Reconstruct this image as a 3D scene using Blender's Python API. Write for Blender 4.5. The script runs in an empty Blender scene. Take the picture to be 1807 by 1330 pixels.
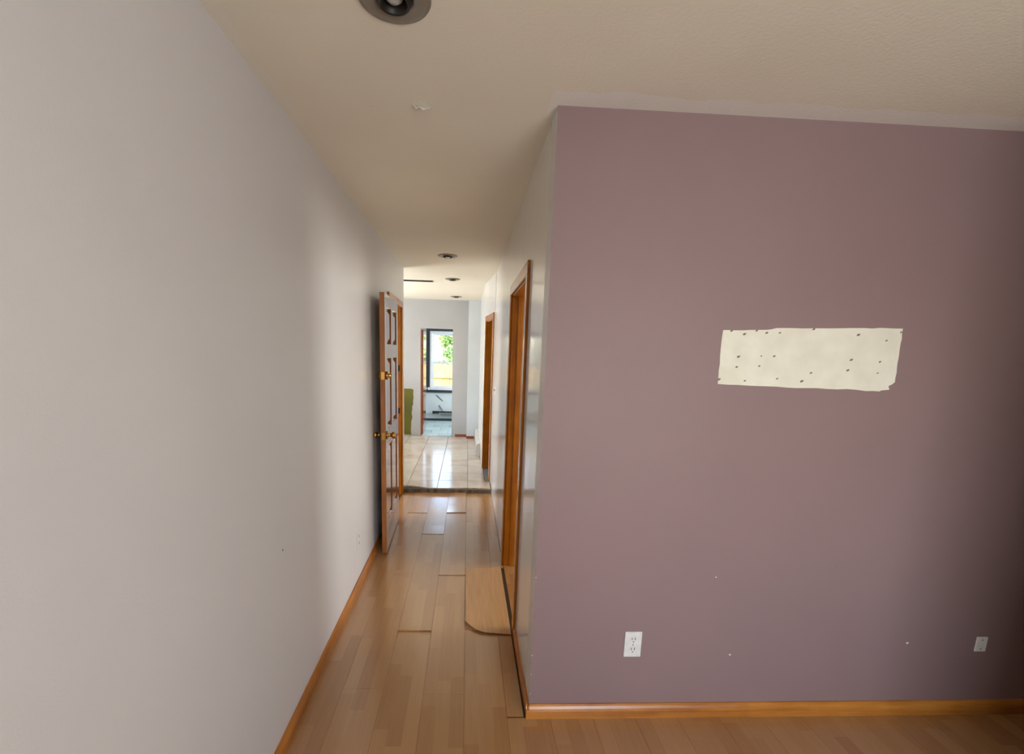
import bpy, math, random
from mathutils import Vector, Matrix
random.seed(7)
S = bpy.context.scene
COL = S.collection

# ------------------------------------------------------------------ camera
cam_d = bpy.data.cameras.new('camera'); cam = bpy.data.objects.new('camera', cam_d); COL.objects.link(cam)
F, PX, PY = 826.05, 864.18, 767.35
YAW, PITCH, ROLL, CAMZ = 0.0515, 0.1756, -0.029, 1.5815
cam_d.sensor_fit = 'HORIZONTAL'; cam_d.sensor_width = 36.0
cam_d.lens = F / 1807 * 36
cam_d.shift_x = (903.5 - PX) / 1807
cam_d.shift_y = (PY - 665.0) / 1807
cam_d.clip_start = 0.02; cam_d.clip_end = 300
cy, sy, cp, sp, cr, sr = math.cos(YAW), math.sin(YAW), math.cos(PITCH), math.sin(PITCH), math.cos(ROLL), math.sin(ROLL)
fw = Vector((sy*cp, cy*cp, -sp)); rt = Vector((cy, -sy, 0)); dn = -(rt.cross(fw))
r2 = cr*rt + sr*dn; d2 = -sr*rt + cr*dn
M = Matrix(((r2.x, -d2.x, -fw.x, 0), (r2.y, -d2.y, -fw.y, 0), (r2.z, -d2.z, -fw.z, CAMZ), (0, 0, 0, 1)))
cam.matrix_world = M
S.camera = cam

# ------------------------------------------------------------------ view, sky, daylight
S.view_settings.view_transform = 'Standard'; S.view_settings.look = 'None'
S.view_settings.exposure = 0.0; S.view_settings.gamma = 1.0
S.view_settings.use_curve_mapping = False
W = bpy.data.worlds.new('sky'); S.world = W; W.use_nodes = True
wn = W.node_tree.nodes; wl = W.node_tree.links
bg = wn['Background']; skyt = wn.new('ShaderNodeTexSky'); skyt.sky_type = 'NISHITA'
skyt.sun_disc = False; skyt.sun_elevation = math.radians(58); skyt.sun_rotation = math.radians(235)
skyt.air_density = 1.2; skyt.dust_density = 2.0; skyt.ozone_density = 1.0
wl.new(skyt.outputs[0], bg.inputs[0]); bg.inputs[1].default_value = 1.6

def lamp(name, kind, loc, energy, color, rot=None, size=None, look=None):
    d = bpy.data.lights.new(name, kind); d.energy = energy; d.color = color
    o = bpy.data.objects.new(name, d); COL.objects.link(o); o.location = loc
    if kind == 'AREA':
        d.shape = 'RECTANGLE'; d.size, d.size_y = size
    if look is not None:
        o.rotation_euler = (Vector(look) - Vector(loc)).to_track_quat('-Z', 'Y').to_euler()
    return o
sun = lamp('sun', 'SUN', (0, 0, 8), 4.5, (1, 0.95, 0.86), look=(1.3, 0.9, 6.4)); sun.data.angle = 0.01
# daylight standing in the windows of the rooms (each fills one window opening; the back room lamp and its window are added)
lamp('daylight_main_room', 'AREA', (1.20, -1.28, 1.43), 48, (0.97, 0.98, 1.0), size=(1.05, 1.25), look=(1.20, 1, 1.72))
lamp('daylight_side_room', 'AREA', (3.32, 2.95, 1.45), 64, (1.0, 0.98, 0.93), size=(1.2, 1.2), look=(0, 2.95, 2.2))
lamp('daylight_left_room', 'AREA', (-3.40, 4.20, 1.45), 82, (1.0, 0.99, 0.95), size=(1.2, 1.2), look=(0, 4.4, 2.9))
lamp('daylight_tiled_hall', 'AREA', (-2.72, 6.70, 1.42), 95, (0.95, 0.98, 1.0), size=(1.5, 1.3), look=(0, 6.6, 4.4))
lamp('fill_back_room', 'AREA', (1.70, 9.35, 1.45), 100, (0.86, 0.95, 1.0), size=(1.1, 1.2), look=(0, 9.35, 1.1))  # fill lamp added in an unseen side window to brighten the back room
for _n, _l, _s, _k in (('sky_portal_back_room', (-0.10, 10.235, 1.36), (1.35, 1.2), (-0.10, 0, 1.36)),):
    _o = lamp(_n, 'AREA', _l, 1, (1, 1, 1), size=_s, look=_k); _o.data.cycles.is_portal = True

# ------------------------------------------------------------------ helpers
def tag(o, label=None, cat=None, group=None, kind=None):
    if label: o['label'] = label
    if cat: o['category'] = cat
    if group: o['group'] = group
    if kind: o['kind'] = kind
    return o

def empty(name, loc=(0, 0, 0), rz=0.0):
    o = bpy.data.objects.new(name, None); COL.objects.link(o); o.location = loc; o.rotation_euler = (0, 0, rz)
    o.empty_display_size = 0.05
    return o

class MB:
    """collects simple shapes into ONE mesh"""
    def __init__(s): s.v = []; s.f = []; s.m = []
    def poly(s, pts, faces, mi=0):
        n = len(s.v); s.v += [tuple(p) for p in pts]
        for f in faces: s.f.append([n+i for i in f]); s.m.append(mi)
        return s
    def box(s, x0, y0, z0, x1, y1, z1, ch=0.0, mi=0, faces_mi=None):
        if ch <= 0:
            P = [(x0,y0,z0),(x1,y0,z0),(x1,y1,z0),(x0,y1,z0),(x0,y0,z1),(x1,y0,z1),(x1,y1,z1),(x0,y1,z1)]
            Fs = [(0,3,2,1),(4,5,6,7),(0,1,5,4),(1,2,6,5),(2,3,7,6),(3,0,4,7)]
            n = len(s.v); s.v += P
            for k, f in enumerate(Fs):
                s.f.append([n+i for i in f]); s.m.append((faces_mi or {}).get(k, mi))
            return s
        c = min(ch, (x1-x0)/2.01, (y1-y0)/2.01, (z1-z0)/2.01)
        # chamfered box: 24 verts
        xs, ys, zs = (x0, x1), (y0, y1), (z0, z1); n = len(s.v); idx = {}
        for i in (0,1):
            for j in (0,1):
                for k in (0,1):
                    sx, sy_, sz = (1 if i == 0 else -1), (1 if j == 0 else -1), (1 if k == 0 else -1)
                    X, Y, Z = xs[i], ys[j], zs[k]
                    idx[i,j,k,'x'] = len(s.v); s.v.append((X, Y+sy_*c, Z+sz*c))
                    idx[i,j,k,'y'] = len(s.v); s.v.append((X+sx*c, Y, Z+sz*c))
                    idx[i,j,k,'z'] = len(s.v); s.v.append((X+sx*c, Y+sy_*c, Z))
        def add(q): s.f.append(q); s.m.append(mi)
        add([idx[0,0,0,'x'],idx[0,0,1,'x'],idx[0,1,1,'x'],idx[0,1,0,'x']]); add([idx[1,0,0,'x'],idx[1,1,0,'x'],idx[1,1,1,'x'],idx[1,0,1,'x']])
        add([idx[0,0,0,'y'],idx[1,0,0,'y'],idx[1,0,1,'y'],idx[0,0,1,'y']]); add([idx[0,1,0,'y'],idx[0,1,1,'y'],idx[1,1,1,'y'],idx[1,1,0,'y']])
        add([idx[0,0,0,'z'],idx[0,1,0,'z'],idx[1,1,0,'z'],idx[1,0,0,'z']]); add([idx[0,0,1,'z'],idx[1,0,1,'z'],idx[1,1,1,'z'],idx[0,1,1,'z']])
        for i in (0,1):
            for j in (0,1):
                add([idx[i,j,0,'x'],idx[i,j,1,'x'],idx[i,j,1,'y'],idx[i,j,0,'y']])
                add([idx[i,0,j,'x'],idx[i,1,j,'x'],idx[i,1,j,'z'],idx[i,0,j,'z']])
                add([idx[0,i,j,'y'],idx[1,i,j,'y'],idx[1,i,j,'z'],idx[0,i,j,'z']])
                for k in (0,1): add([idx[i,j,k,'x'],idx[i,j,k,'y'],idx[i,j,k,'z']])
        return s
    def lathe(s, prof, n=32, axis='z', o=(0,0,0), mi=0):
        """prof: list of (radius, height along axis)"""
        n0 = len(s.v)
        for r, h in prof:
            for k in range(n):
                a = 2*math.pi*k/n; u, w = r*math.cos(a), r*math.sin(a)
                p = {'z': (u, w, h), 'x': (h, u, w), 'y': (w, h, u)}[axis]
                s.v.append((p[0]+o[0], p[1]+o[1], p[2]+o[2]))
        for i in range(len(prof)-1):
            for k in range(n):
                a, b = n0+i*n+k, n0+i*n+(k+1) % n
                s.f.append([a, b, b+n, a+n]); s.m.append(mi)
        return s
    def prism(s, pts, d, mi=0):
        """closed outline pts (3-D, planar) pushed along vector d"""
        n0 = len(s.v); n = len(pts); d = Vector(d)
        s.v += [tuple(p) for p in pts] + [tuple(Vector(p)+d) for p in pts]
        s.f.append([n0+i for i in range(n)]); s.m.append(mi)
        s.f.append([n0+n+i for i in reversed(range(n))]); s.m.append(mi)
        for i in range(n):
            j = (i+1) % n; s.f.append([n0+i, n0+n+i, n0+n+j, n0+j]); s.m.append(mi)
        return s
    def tube(s, p, q, r, n=10, mi=0):
        p, q = Vector(p), Vector(q); t = (q-p).normalized()
        a = t.orthogonal().normalized(); b = t.cross(a); n0 = len(s.v)
        for c in (p, q):
            for k in range(n):
                th = 2*math.pi*k/n; s.v.append(tuple(c + r*(math.cos(th)*a + math.sin(th)*b)))
        for k in range(n):
            s.f.append([n0+k, n0+(k+1) % n, n0+n+(k+1) % n, n0+n+k]); s.m.append(mi)
        s.f.append([n0+k for k in reversed(range(n))]); s.m.append(mi)
        s.f.append([n0+n+k for k in range(n)]); s.m.append(mi)
        return s
    def build(s, name, mats, parent=None, smooth=False):
        me = bpy.data.meshes.new(name); me.from_pydata(s.v, [], s.f)
        for m in (mats if isinstance(mats, (list, tuple)) else [mats]): me.materials.append(m)
        me.polygons.foreach_set('material_index', s.m)
        if smooth: me.polygons.foreach_set('use_smooth', [True]*len(s.f))
        import bmesh
        bm = bmesh.new(); bm.from_mesh(me); bmesh.ops.recalc_face_normals(bm, faces=bm.faces); bm.to_mesh(me); bm.free()
        o = bpy.data.objects.new(name, me); COL.objects.link(o)
        if parent: o.parent = parent
        return o

class Mat:
    def __init__(s, name):
        s.m = bpy.data.materials.new(name); s.m.use_nodes = True; s.t = s.m.node_tree
        s.b = s.t.nodes['Principled BSDF']
    def n(s, typ, **k):
        nd = s.t.nodes.new(typ)
        for a, v in k.items(): setattr(nd, a, v)
        return nd
    def l(s, a, b): s.t.links.new(a, b)
    def set(s, **k):
        for a, v in k.items():
            a = {'rough': 'Roughness', 'metal': 'Metallic', 'ior': 'IOR', 'trans': 'Transmission Weight', 'spec': 'Specular IOR Level', 'coat': 'Coat Weight', 'coatr': 'Coat Roughness'}[a]
            s.b.inputs[a].default_value = v
        return s
    def color(s, c): s.b.inputs['Base Color'].default_value = (*c, 1); return s
    def pos(s, scale=(1,1,1)):
        g = s.n('ShaderNodeNewGeometry'); m = s.n('ShaderNodeVectorMath', operation='MULTIPLY'); m.inputs[1].default_value = scale
        s.l(g.outputs['Position'], m.inputs[0]); return m.outputs[0]
    def noise(s, vec, scale, detail=3, rough=0.5):
        t = s.n('ShaderNodeTexNoise'); t.inputs['Scale'].default_value = scale; t.inputs['Detail'].default_value = detail
        t.inputs['Roughness'].default_value = rough; s.l(vec, t.inputs['Vector']); return t.outputs[0]
    def ramp(s, fac, stops):
        r = s.n('ShaderNodeValToRGB'); e = r.color_ramp.elements
        while len(e) < len(stops): e.new(0.5)
        for el, (p, c) in zip(e, stops): el.position = p; el.color = (*c, 1) if len(c) == 3 else c
        s.l(fac, r.inputs[0]); return r.outputs[0]
    def math(s, op, a, b=None, c=None):
        m = s.n('ShaderNodeMath', operation=op)
        for i, v in enumerate((a, b, c)):
            if v is None: continue
            if hasattr(v, 'is_output'): s.l(v, m.inputs[i])
            else: m.inputs[i].default_value = v
        return m.outputs[0]
    def mix(s, fac, a, b, blend='MIX'):
        m = s.n('ShaderNodeMix', data_type='RGBA', blend_type=blend)
        for i, v in ((0, fac), (6, a), (7, b)):
            if hasattr(v, 'is_output'): s.l(v, m.inputs[i])
            else: m.inputs[i].default_value = v if i == 0 else (*v, 1)
        return m.outputs[2]
    def base(s, c): s.l(c, s.b.inputs['Base Color']); return s
    def bump(s, h, strength, dist=0.01):
        b = s.n('ShaderNodeBump'); b.inputs['Strength'].default_value = strength; b.inputs['Distance'].default_value = dist
        s.l(h, b.inputs['Height']); s.l(b.outputs[0], s.b.inputs['Normal']); return s

def srgb(r, g, b):
    f = lambda u: ((u/255+0.055)/1.055)**2.4 if u/255 > 0.04045 else u/255/12.92
    return (f(r), f(g), f(b))

def paint(name, c, rough=0.45, var=0.04, bump=0.08, streak=False, ior=1.45):
    m = Mat(name).set(rough=rough, ior=ior)
    n = m.noise(m.pos(), 1.3, 4)
    c2 = tuple(x*(1-var*2) for x in c)
    m.base(m.ramp(n, [(0.35, c2), (0.65, c)]))
    h = m.noise(m.pos(), 160, 2)
    if streak:
        h2 = m.noise(m.pos((22, 22, 0.9)), 1.0, 3)
        h = m.math('ADD', m.math('MULTIPLY', h, 0.10), h2)
    m.bump(h, bump, 0.006)
    return m.m

def wood(name, c_dark, c_light, rough=0.25, axis=2, scale=1.0, coat=0.0, ior=1.5):
    m = Mat(name).set(rough=rough, ior=ior, coat=coat, coatr=0.05)
    sc = [26*scale]*3; sc[axis] = 1.6*scale
    n = m.noise(m.pos(tuple(sc)), 1.0, 5, 0.6); b = m.noise(m.pos(), 5.0, 3)
    f = m.math('ADD', m.math('MULTIPLY', n, 0.6), m.math('MULTIPLY', b, 0.4))
    m.base(m.ramp(f, [(0.36, c_dark), (0.60, c_light)]))
    m.bump(n, 0.06, 0.002)
    return m.m

def plain(name, c, rough=0.5, metal=0.0, **k):
    m = Mat(name).set(rough=rough, metal=metal, **k); n = m.noise(m.pos(), 40, 3)
    m.base(m.ramp(n, [(0.3, tuple(x*0.88 for x in c)), (0.7, c)])); return m.m

# ------------------------------------------------------------------ materials
M_WALL = paint('white_paint', (0.68, 0.655, 0.64), 0.38, 0.02, 0.05)
M_GLOSSWALL = paint('white_semigloss_paint', (0.76, 0.735, 0.70), 0.13, 0.02, 0.08, streak=True, ior=1.5)
M_PURPLE = paint('mauve_paint', srgb(144, 119, 118), 0.55, 0.03, 0.05)
M_GREYWALL = paint('grey_white_paint', (0.45, 0.445, 0.445), 0.5, 0.05, 0.06)
M_BLUEWALL = paint('cool_white_paint', (0.62, 0.66, 0.68), 0.5, 0.06, 0.06)

m = Mat('ceiling_paint').set(rough=0.7)
n = m.noise(m.pos(), 1.1, 4); base = m.ramp(n, [(0.35, (0.83, 0.76, 0.61)), (0.65, (0.87, 0.80, 0.65))])
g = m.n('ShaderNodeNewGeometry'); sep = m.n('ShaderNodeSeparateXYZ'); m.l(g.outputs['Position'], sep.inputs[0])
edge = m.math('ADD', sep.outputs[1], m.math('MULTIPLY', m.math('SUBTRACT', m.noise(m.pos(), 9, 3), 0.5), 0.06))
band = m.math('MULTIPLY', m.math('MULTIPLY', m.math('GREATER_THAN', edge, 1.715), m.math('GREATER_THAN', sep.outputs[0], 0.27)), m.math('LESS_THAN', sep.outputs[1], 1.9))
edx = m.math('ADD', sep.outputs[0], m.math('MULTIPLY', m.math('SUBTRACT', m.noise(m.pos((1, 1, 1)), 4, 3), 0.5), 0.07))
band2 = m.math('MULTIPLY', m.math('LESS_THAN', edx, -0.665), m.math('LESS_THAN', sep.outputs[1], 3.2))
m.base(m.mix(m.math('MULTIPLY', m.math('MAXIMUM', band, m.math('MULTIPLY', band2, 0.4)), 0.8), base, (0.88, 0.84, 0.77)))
m.bump(m.noise(m.pos(), 110, 3), 0.22, 0.004); M_CEIL = m.m

m = Mat('laminate_strip').set(rough=0.30, ior=1.6, coat=0.8, coatr=0.22)
g = m.n('ShaderNodeNewGeometry'); sep = m.n('ShaderNodeSeparateXYZ'); m.l(g.outputs['Position'], sep.inputs[0])
strip = m.math('FLOOR', m.math('DIVIDE', m.math('ADD', sep.outputs[0], 0.048), 0.0633))
wn1 = m.n('ShaderNodeTexWhiteNoise', noise_dimensions='1D'); m.l(strip, wn1.inputs['W'])
seg = m.math('FLOOR', m.math('ADD', m.math('DIVIDE', sep.outputs[1], 0.42), m.math('MULTIPLY', wn1.outputs[0], 7.0)))
cmb = m.n('ShaderNodeCombineXYZ'); m.l(strip, cmb.inputs[0]); m.l(seg, cmb.inputs[1])
wn2 = m.n('ShaderNodeTexWhiteNoise', noise_dimensions='3D'); m.l(cmb.outputs[0], wn2.inputs['Vector'])
grain = m.noise(m.pos((70, 3, 1)), 1.0, 5, 0.6)
f = m.math('ADD', m.math('MULTIPLY', wn2.outputs[0], 0.45), m.math('MULTIPLY', grain, 0.55))
c = m.ramp(f, [(0.22, srgb(156, 109, 62)), (0.5, srgb(168, 121, 72)), (0.8, srgb(178, 132, 84))])
dirt = m.noise(m.pos(), 2.2, 5, 0.6)
c = m.mix(m.math('MULTIPLY', m.math('GREATER_THAN', dirt, 0.3), m.math('MULTIPLY', dirt, 0.35)), c, srgb(150, 118, 88))
m.base(c)
m.l(m.math('ADD', m.math('MULTIPLY', dirt, 0.18), 0.12), m.b.inputs['Roughness'])
m.bump(m.math('ADD', grain, m.math('MULTIPLY', m.noise(m.pos(), 6, 2), 1.5)), 0.05, 0.003); M_LAM = m.m

m = Mat('laminate_pale').set(rough=0.34)
grain = m.noise(m.pos((70, 3, 1)), 1.0, 5, 0.6)
m.base(m.ramp(grain, [(0.3, srgb(176, 132, 86)), (0.7, srgb(198, 154, 106))])); m.bump(grain, 0.05, 0.003); M_LAMPALE = m.m

M_SUBFLOOR = plain('subfloor', srgb(84, 64, 46), 0.8)
m = Mat('tile_glaze').set(rough=0.13, ior=1.52)
inf = m.n('ShaderNodeObjectInfo'); a = m.noise(m.pos(), 5, 4)
f = m.math('ADD', m.math('MULTIPLY', inf.outputs['Random'], 0.3), m.math('MULTIPLY', a, 0.7))
m.base(m.ramp(f, [(0.25, srgb(186, 168, 150)), (0.55, srgb(205, 192, 176)), (0.8, srgb(214, 205, 194))]))
m.l(m.math('ADD', m.math('MULTIPLY', m.noise(m.pos(), 9, 4), 0.22), 0.04), m.b.inputs['Roughness'])
m.bump(m.noise(m.pos(), 3, 3), 0.06, 0.01); M_TILE = m.m
m = Mat('blue_lit_tile').set(rough=0.22)  # blue of the back room daylight is put into the tile colour
inf = m.n('ShaderNodeObjectInfo'); a = m.noise(m.pos((1, 6, 1)), 3, 4)
f = m.math('ADD', m.math('MULTIPLY', inf.outputs['Random'], 0.4), m.math('MULTIPLY', a, 0.6))
m.base(m.ramp(f, [(0.3, srgb(150, 176, 186)), (0.7, srgb(190, 208, 212))])); M_BTILE = m.m
M_GROUT = plain('grout', srgb(120, 108, 94), 0.9)
M_CEMENT = plain('cement_edge', srgb(104, 92, 78), 0.9)
M_GREYTH = plain('grey_threshold', srgb(112, 112, 116), 0.6)
M_TRIM = wood('oak_trim', srgb(150, 88, 30), srgb(196, 130, 56), 0.3, axis=0)
M_TRIMY = wood('oak_trim_lengthwise', srgb(140, 80, 26), srgb(184, 116, 46), 0.3, axis=1)
M_JAMB = wood('stained_jamb', srgb(146, 80, 4), srgb(192, 118, 16), 0.24, axis=2)
M_JAMBH = wood('stained_head', srgb(146, 80, 10), srgb(186, 112, 26), 0.22, axis=1)
M_DOOR = wood('varnished_door', srgb(112, 54, 24), srgb(146, 80, 38), 0.10, axis=2, coat=0.6)
M_DOOREDGE = wood('door_edge', srgb(136, 80, 34), srgb(164, 104, 54), 0.35, axis=2)
M_REDBASE = wood('red_brown_base', srgb(110, 52, 36), srgb(140, 72, 50), 0.4, axis=0)
M_BRASS = plain('brass', srgb(206, 160, 84), 0.18, 1.0)
M_DARKMETAL = plain('dark_metal', srgb(40, 36, 32), 0.4, 0.6)
M_BRONZE = plain('dull_bronze_ring', srgb(142, 134, 120), 0.4, 0.3)
M_CAN = plain('black_baffle', srgb(34, 28, 20), 0.5)
M_BULB = Mat('frosted_bulb').color((0.5, 0.49, 0.46)).set(rough=0.12).m
M_WHITEPL = plain('white_plastic', (0.80, 0.79, 0.75), 0.3)
M_GREYPL = plain('grey_slot', srgb(110, 106, 100), 0.6)
M_BLACK = plain('black_slot', srgb(22, 20, 18), 0.6)
M_WINWHITE = plain('window_vinyl', (0.78, 0.80, 0.82), 0.3)
M_WINDARK = plain('dark_casing', srgb(52, 58, 66), 0.5)
M_FENCE = wood('fence_board', srgb(176, 138, 84), srgb(214, 176, 118), 0.7, axis=2)
M_HEATER = plain('heater_enamel', (0.66, 0.64, 0.58), 0.35)
M_FIN = plain('heater_fin', srgb(120, 116, 108), 0.5, 0.6)
M_PIPE = plain('dark_pipe', srgb(48, 44, 44), 0.5, 0.3)
M_GRASS = plain('lawn_grass', srgb(104, 132, 66), 0.9)
M_LEAF = Mat('tree_leaf').set(rough=0.5); _n = M_LEAF.noise(M_LEAF.pos(), 1.5, 3)
M_LEAF.base(M_LEAF.ramp(_n, [(0.3, srgb(140, 170, 104)), (0.55, srgb(172, 194, 120)), (0.8, srgb(202, 212, 146))])); M_LEAF = M_LEAF.m
M_BARK = plain('bark', srgb(96, 80, 64), 0.9)
m = Mat('window_glass'); _tr = m.n('ShaderNodeBsdfTransparent'); _gl = m.n('ShaderNodeBsdfGlossy'); _gl.inputs['Roughness'].default_value = 0.0
_fr = m.n('ShaderNodeFresnel'); _fr.inputs['IOR'].default_value = 1.45; _mx = m.n('ShaderNodeMixShader')
m.l(_fr.outputs[0], _mx.inputs[0]); m.l(_tr.outputs[0], _mx.inputs[1]); m.l(_gl.outputs[0], _mx.inputs[2])
m.l(_mx.outputs[0], m.t.nodes['Material Output'].inputs['Surface']); M_GLASS = m.m
M_TAPE = Mat('shiny_tape').color((0.93, 0.93, 0.93)).set(rough=0.10).m
M_CHIP = plain('bare_white_chip', (0.75, 0.73, 0.70), 0.7)
m = Mat('bare_plaster').set(rough=0.75); a = m.noise(m.pos(), 14, 5); b = m.noise(m.pos((3, 1, 6)), 1.5, 4)
m.base(m.mix(m.math('MULTIPLY', b, 0.5), m.ramp(a, [(0.3, srgb(226, 222, 204)), (0.7, srgb(238, 235, 220))]), srgb(222, 214, 194))); M_PLASTER = m.m
M_HOLE = plain('hole_grey', srgb(128, 119, 100), 0.9)
M_OLIVE = paint('olive_paint', srgb(108, 102, 26), 0.6, 0.15, 0.1)

H = 2.44; XL = -0.70; XR = 0.30; YD = 1.808; ZF = 0.055
YSTEP = 5.12
# ------------------------------------------------------------------ walls
def struct(name, mb, mat, parent=None, label=None):
    o = mb.build(name, mat, parent)
    if parent is None: o['kind'] = 'structure'
    if label: o['label'] = label
    return o
T = 0.12
# left corridor wall with the doorway of the open door
DA0, DA1, DAH = 4.26, 5.03, 2.015
w = MB().box(XL-T, -1.3, -0.02, XL, DA0, H).box(XL-T, DA0, DAH, XL, DA1, H).box(XL-T, DA1, -0.02, XL, 5.265, H)
struct('wall_left', w, M_WALL)
# corridor wall on the right: doorway, then a kinked stretch with the second doorway
D10, D11, D1H = 2.46, 3.31, 1.975
w = MB().box(XR, YD+T, -0.02, XR+T, D10, H).box(XR, D10, D1H, XR+T, D11, H).box(XR, D11, -0.02, XR+T, 5.36, H)
struct('wall_right', w, M_GLOSSWALL)
# kinked stretch, local frame: u along the wall, v into the wall
A = Vector((0.298, 5.36, 0)); B = Vector((0.212, 6.28, 0)); UD = (B-A); UL = UD.length; UD.normalize(); VD = Vector((UD.y, -UD.x, 0))
def uv(u, v, z): p = A + UD*u + VD*v; return (p.x, p.y, z)
def ubox(mb, u0, v0, z0, u1, v1, z1, mi=0):
    P = [uv(u0,v0,z0), uv(u1,v0,z0), uv(u1,v1,z0), uv(u0,v1,z0), uv(u0,v0,z1), uv(u1,v0,z1), uv(u1,v1,z1), uv(u0,v1,z1)]
    return mb.poly(P, [(0,3,2,1),(4,5,6,7),(0,1,5,4),(1,2,6,5),(2,3,7,6),(3,0,4,7)], mi)
D20, D21, D2H = 0.105, 0.70, 1.965
w = MB(); ubox(w, 0, 0, -0.02, D20, T, H); ubox(w, D20, 0, D2H, D21, T, H); ubox(w, D21, 0, -0.02, UL, T, H)
w.box(0.212, 6.28, -0.02, 0.212+T, 8.50, H)
struct('wall_right_far', w, M_GLOSSWALL)
# mauve wall facing the camera, its end face white like the corridor
w = MB().box(XR, YD, -0.02, 6.0, YD+T, H, faces_mi={3: 1, 4: 1, 5: 1})
struct('wall_front', w, [M_PURPLE, M_WALL])
# rest of the big room, behind the camera: one wide window
def wall_with_window(name, axis, at, a0, a1, o0, o1, z0, z1, mat, th=T, zb=-0.02):
    mb = MB()
    def bx(p0, p1, q0, q1):
        if axis == 'y': mb.box(p0, at, q0, p1, at+th, q1)
        else: mb.box(at, p0, q0, at+th, p1, q1)
    bx(a0, o0, zb, H); bx(o1, a1, zb, H); bx(o0, o1, zb, z0); bx(o0, o1, z1, H)
    return struct(name, mb, mat)
wall_with_window('wall_back', 'y', -1.42, XL-T, 6.02, 0.65, 1.75, 0.75, 2.10, M_WALL)
struct('wall_light_block', MB().box(1.8, -1.3, -0.02, 1.92, 0.58, H), M_WALL)  # unseen, added to shade the right end of the mauve wall
struct('wall_right_room', MB().box(5.9, -1.3, -0.02, 6.02, YD, H), M_WALL)
# side room behind the right-hand doorway
wall_with_window('wall_side_room_window', 'x', 3.40, YD+T, 5.24, 2.3, 3.6, 0.80, 2.05, M_WALL)
struct('wall_side_room_far', MB().box(XR+T, 5.24, -0.02, 3.52, 5.36, H), M_WALL)
# room behind the open door
wall_with_window('wall_left_room_window', 'x', -3.60, 1.9, 5.14, 3.55, 4.85, 0.80, 2.05, M_WALL)
struct('wall_left_room_near', MB().box(-3.60, 1.78, -0.02, XL-T, 1.90, H), M_WALL)
struct('wall_left_room_far', MB().box(-3.60, 5.145, -0.02, XL-T, 5.265, H), M_WALL)
# tiled hall
wall_with_window('wall_hall_window', 'x', -2.90, 5.265, 8.36, 5.95, 7.45, 0.75, 2.10, M_WALL)
YF = 8.36; FD0, FD1, FDH = -0.823, -0.262, 1.955
w = MB().box(-3.60, YF, -0.02, FD0, YF+T, H).box(FD0, YF, FDH, FD1, YF+T, H).box(FD1, YF, -0.02, 0.212, YF+T, H)
struct('wall_far', w, M_GREYWALL)
struct('wall_far_jog', MB().box(0.006, 8.19, -0.02, 0.212, YF, H), M_BLUEWALL)
# back room
YW = 10.25
WX0, WX1, WZ0, WZ1 = -0.815, 0.62, 0.735, 1.985
wall_with_window('wall_back_room_window', 'y', YW, -2.6, 1.9, WX0, WX1, WZ0, WZ1, M_BLUEWALL, th=0.15)
struct('wall_back_room_left', MB().box(-2.6, YF+T, -0.02, -2.48, YW, H), M_BLUEWALL)
wall_with_window('wall_back_room_right', 'x', 1.78, YF+T, YW, 8.75, 9.95, 0.8, 2.1, M_BLUEWALL)  # opening added for the extra window that brightens this room
struct('wall_closet', MB().box(1.2, 5.36, -0.02, 1.3, 8.48, H), M_WALL)

# ------------------------------------------------------------------ ceiling (with openings for the cans) and floors
LX = -0.2; LY = [1.345, 4.537, 5.95, 7.795]; hh = 0.061
Y0, Y1, X0, X1 = -2.4, 10.45, -3.72, 6.2  # slab overhangs the back wall, added to block the sun
w = MB().box(X0, Y0, H, LX-hh, 5.2, H+0.16).box(-3.0, 5.2, H, LX-hh, Y1, H+0.16).box(LX+hh, Y0, H, X1, Y1, H+0.16)
ys = [Y0] + [q for y in LY for q in (y-hh, y+hh)] + [Y1]
for i in range(0, len(ys), 2): w.box(LX-hh, ys[i], H, LX+hh, ys[i+1], H+0.16)
ceil = struct('ceiling', w, M_CEIL)

fl = struct('floor', MB().box(-3.6, -1.42, -0.10, 6.02, YSTEP, -0.009), M_SUBFLOOR)
tf = struct('floor_tiled', MB().box(-3.6, YSTEP+0.06, -0.10, 1.9, YW, ZF-0.008), M_GROUT)
# laminate planks: 0.19 wide, along the corridor; each an object
PW = 0.19; X_SEAM = 0.015
def plank(x0, y0, x1, y1, mat, z=0.0, lift=(0, 0), name='plank', tilt=0.0, segs=6):
    """lift: raise of the near and the far end; the plank arches a little between"""
    mb = MB(); c = 0.0006; ysx = [y0 + (y1-y0)*k/segs for k in range(segs+1)]
    def zz(y):
        t = (y-y0)/(y1-y0)
        return z + lift[0]*max(0, 1-t*3)**2 + lift[1]*max(0, 1-(1-t)*3)**2
    n0 = 0; prof = []
    for y in ysx:
        h = zz(y)
        prof.append([(x0, y, h-0.007), (x0, y, h-c), (x0+c, y, h), (x1-c, y, h+tilt), (x1, y, h+tilt-c), (x1, y, h-0.007)])
    V = [p for r in prof for p in r]; Fs = []
    for i in range(segs):
        for k in range(5): a = i*6+k; Fs.append((a, a+1, a+7, a+6))
    Fs.append(tuple(range(6))); Fs.append(tuple(segs*6+k for k in reversed(range(6))))
    mb.poly(V, Fs)
    return mb.build(name, mat, fl)
rows = {}
k0 = math.floor((XL - X_SEAM)/PW); k1 = math.ceil((3.4 - X_SEAM)/PW)
joint = {-4: 2.9, -3: 4.43, -2: 3.885, -1: 4.44, 0: 2.46, 1: 1.2}
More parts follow.
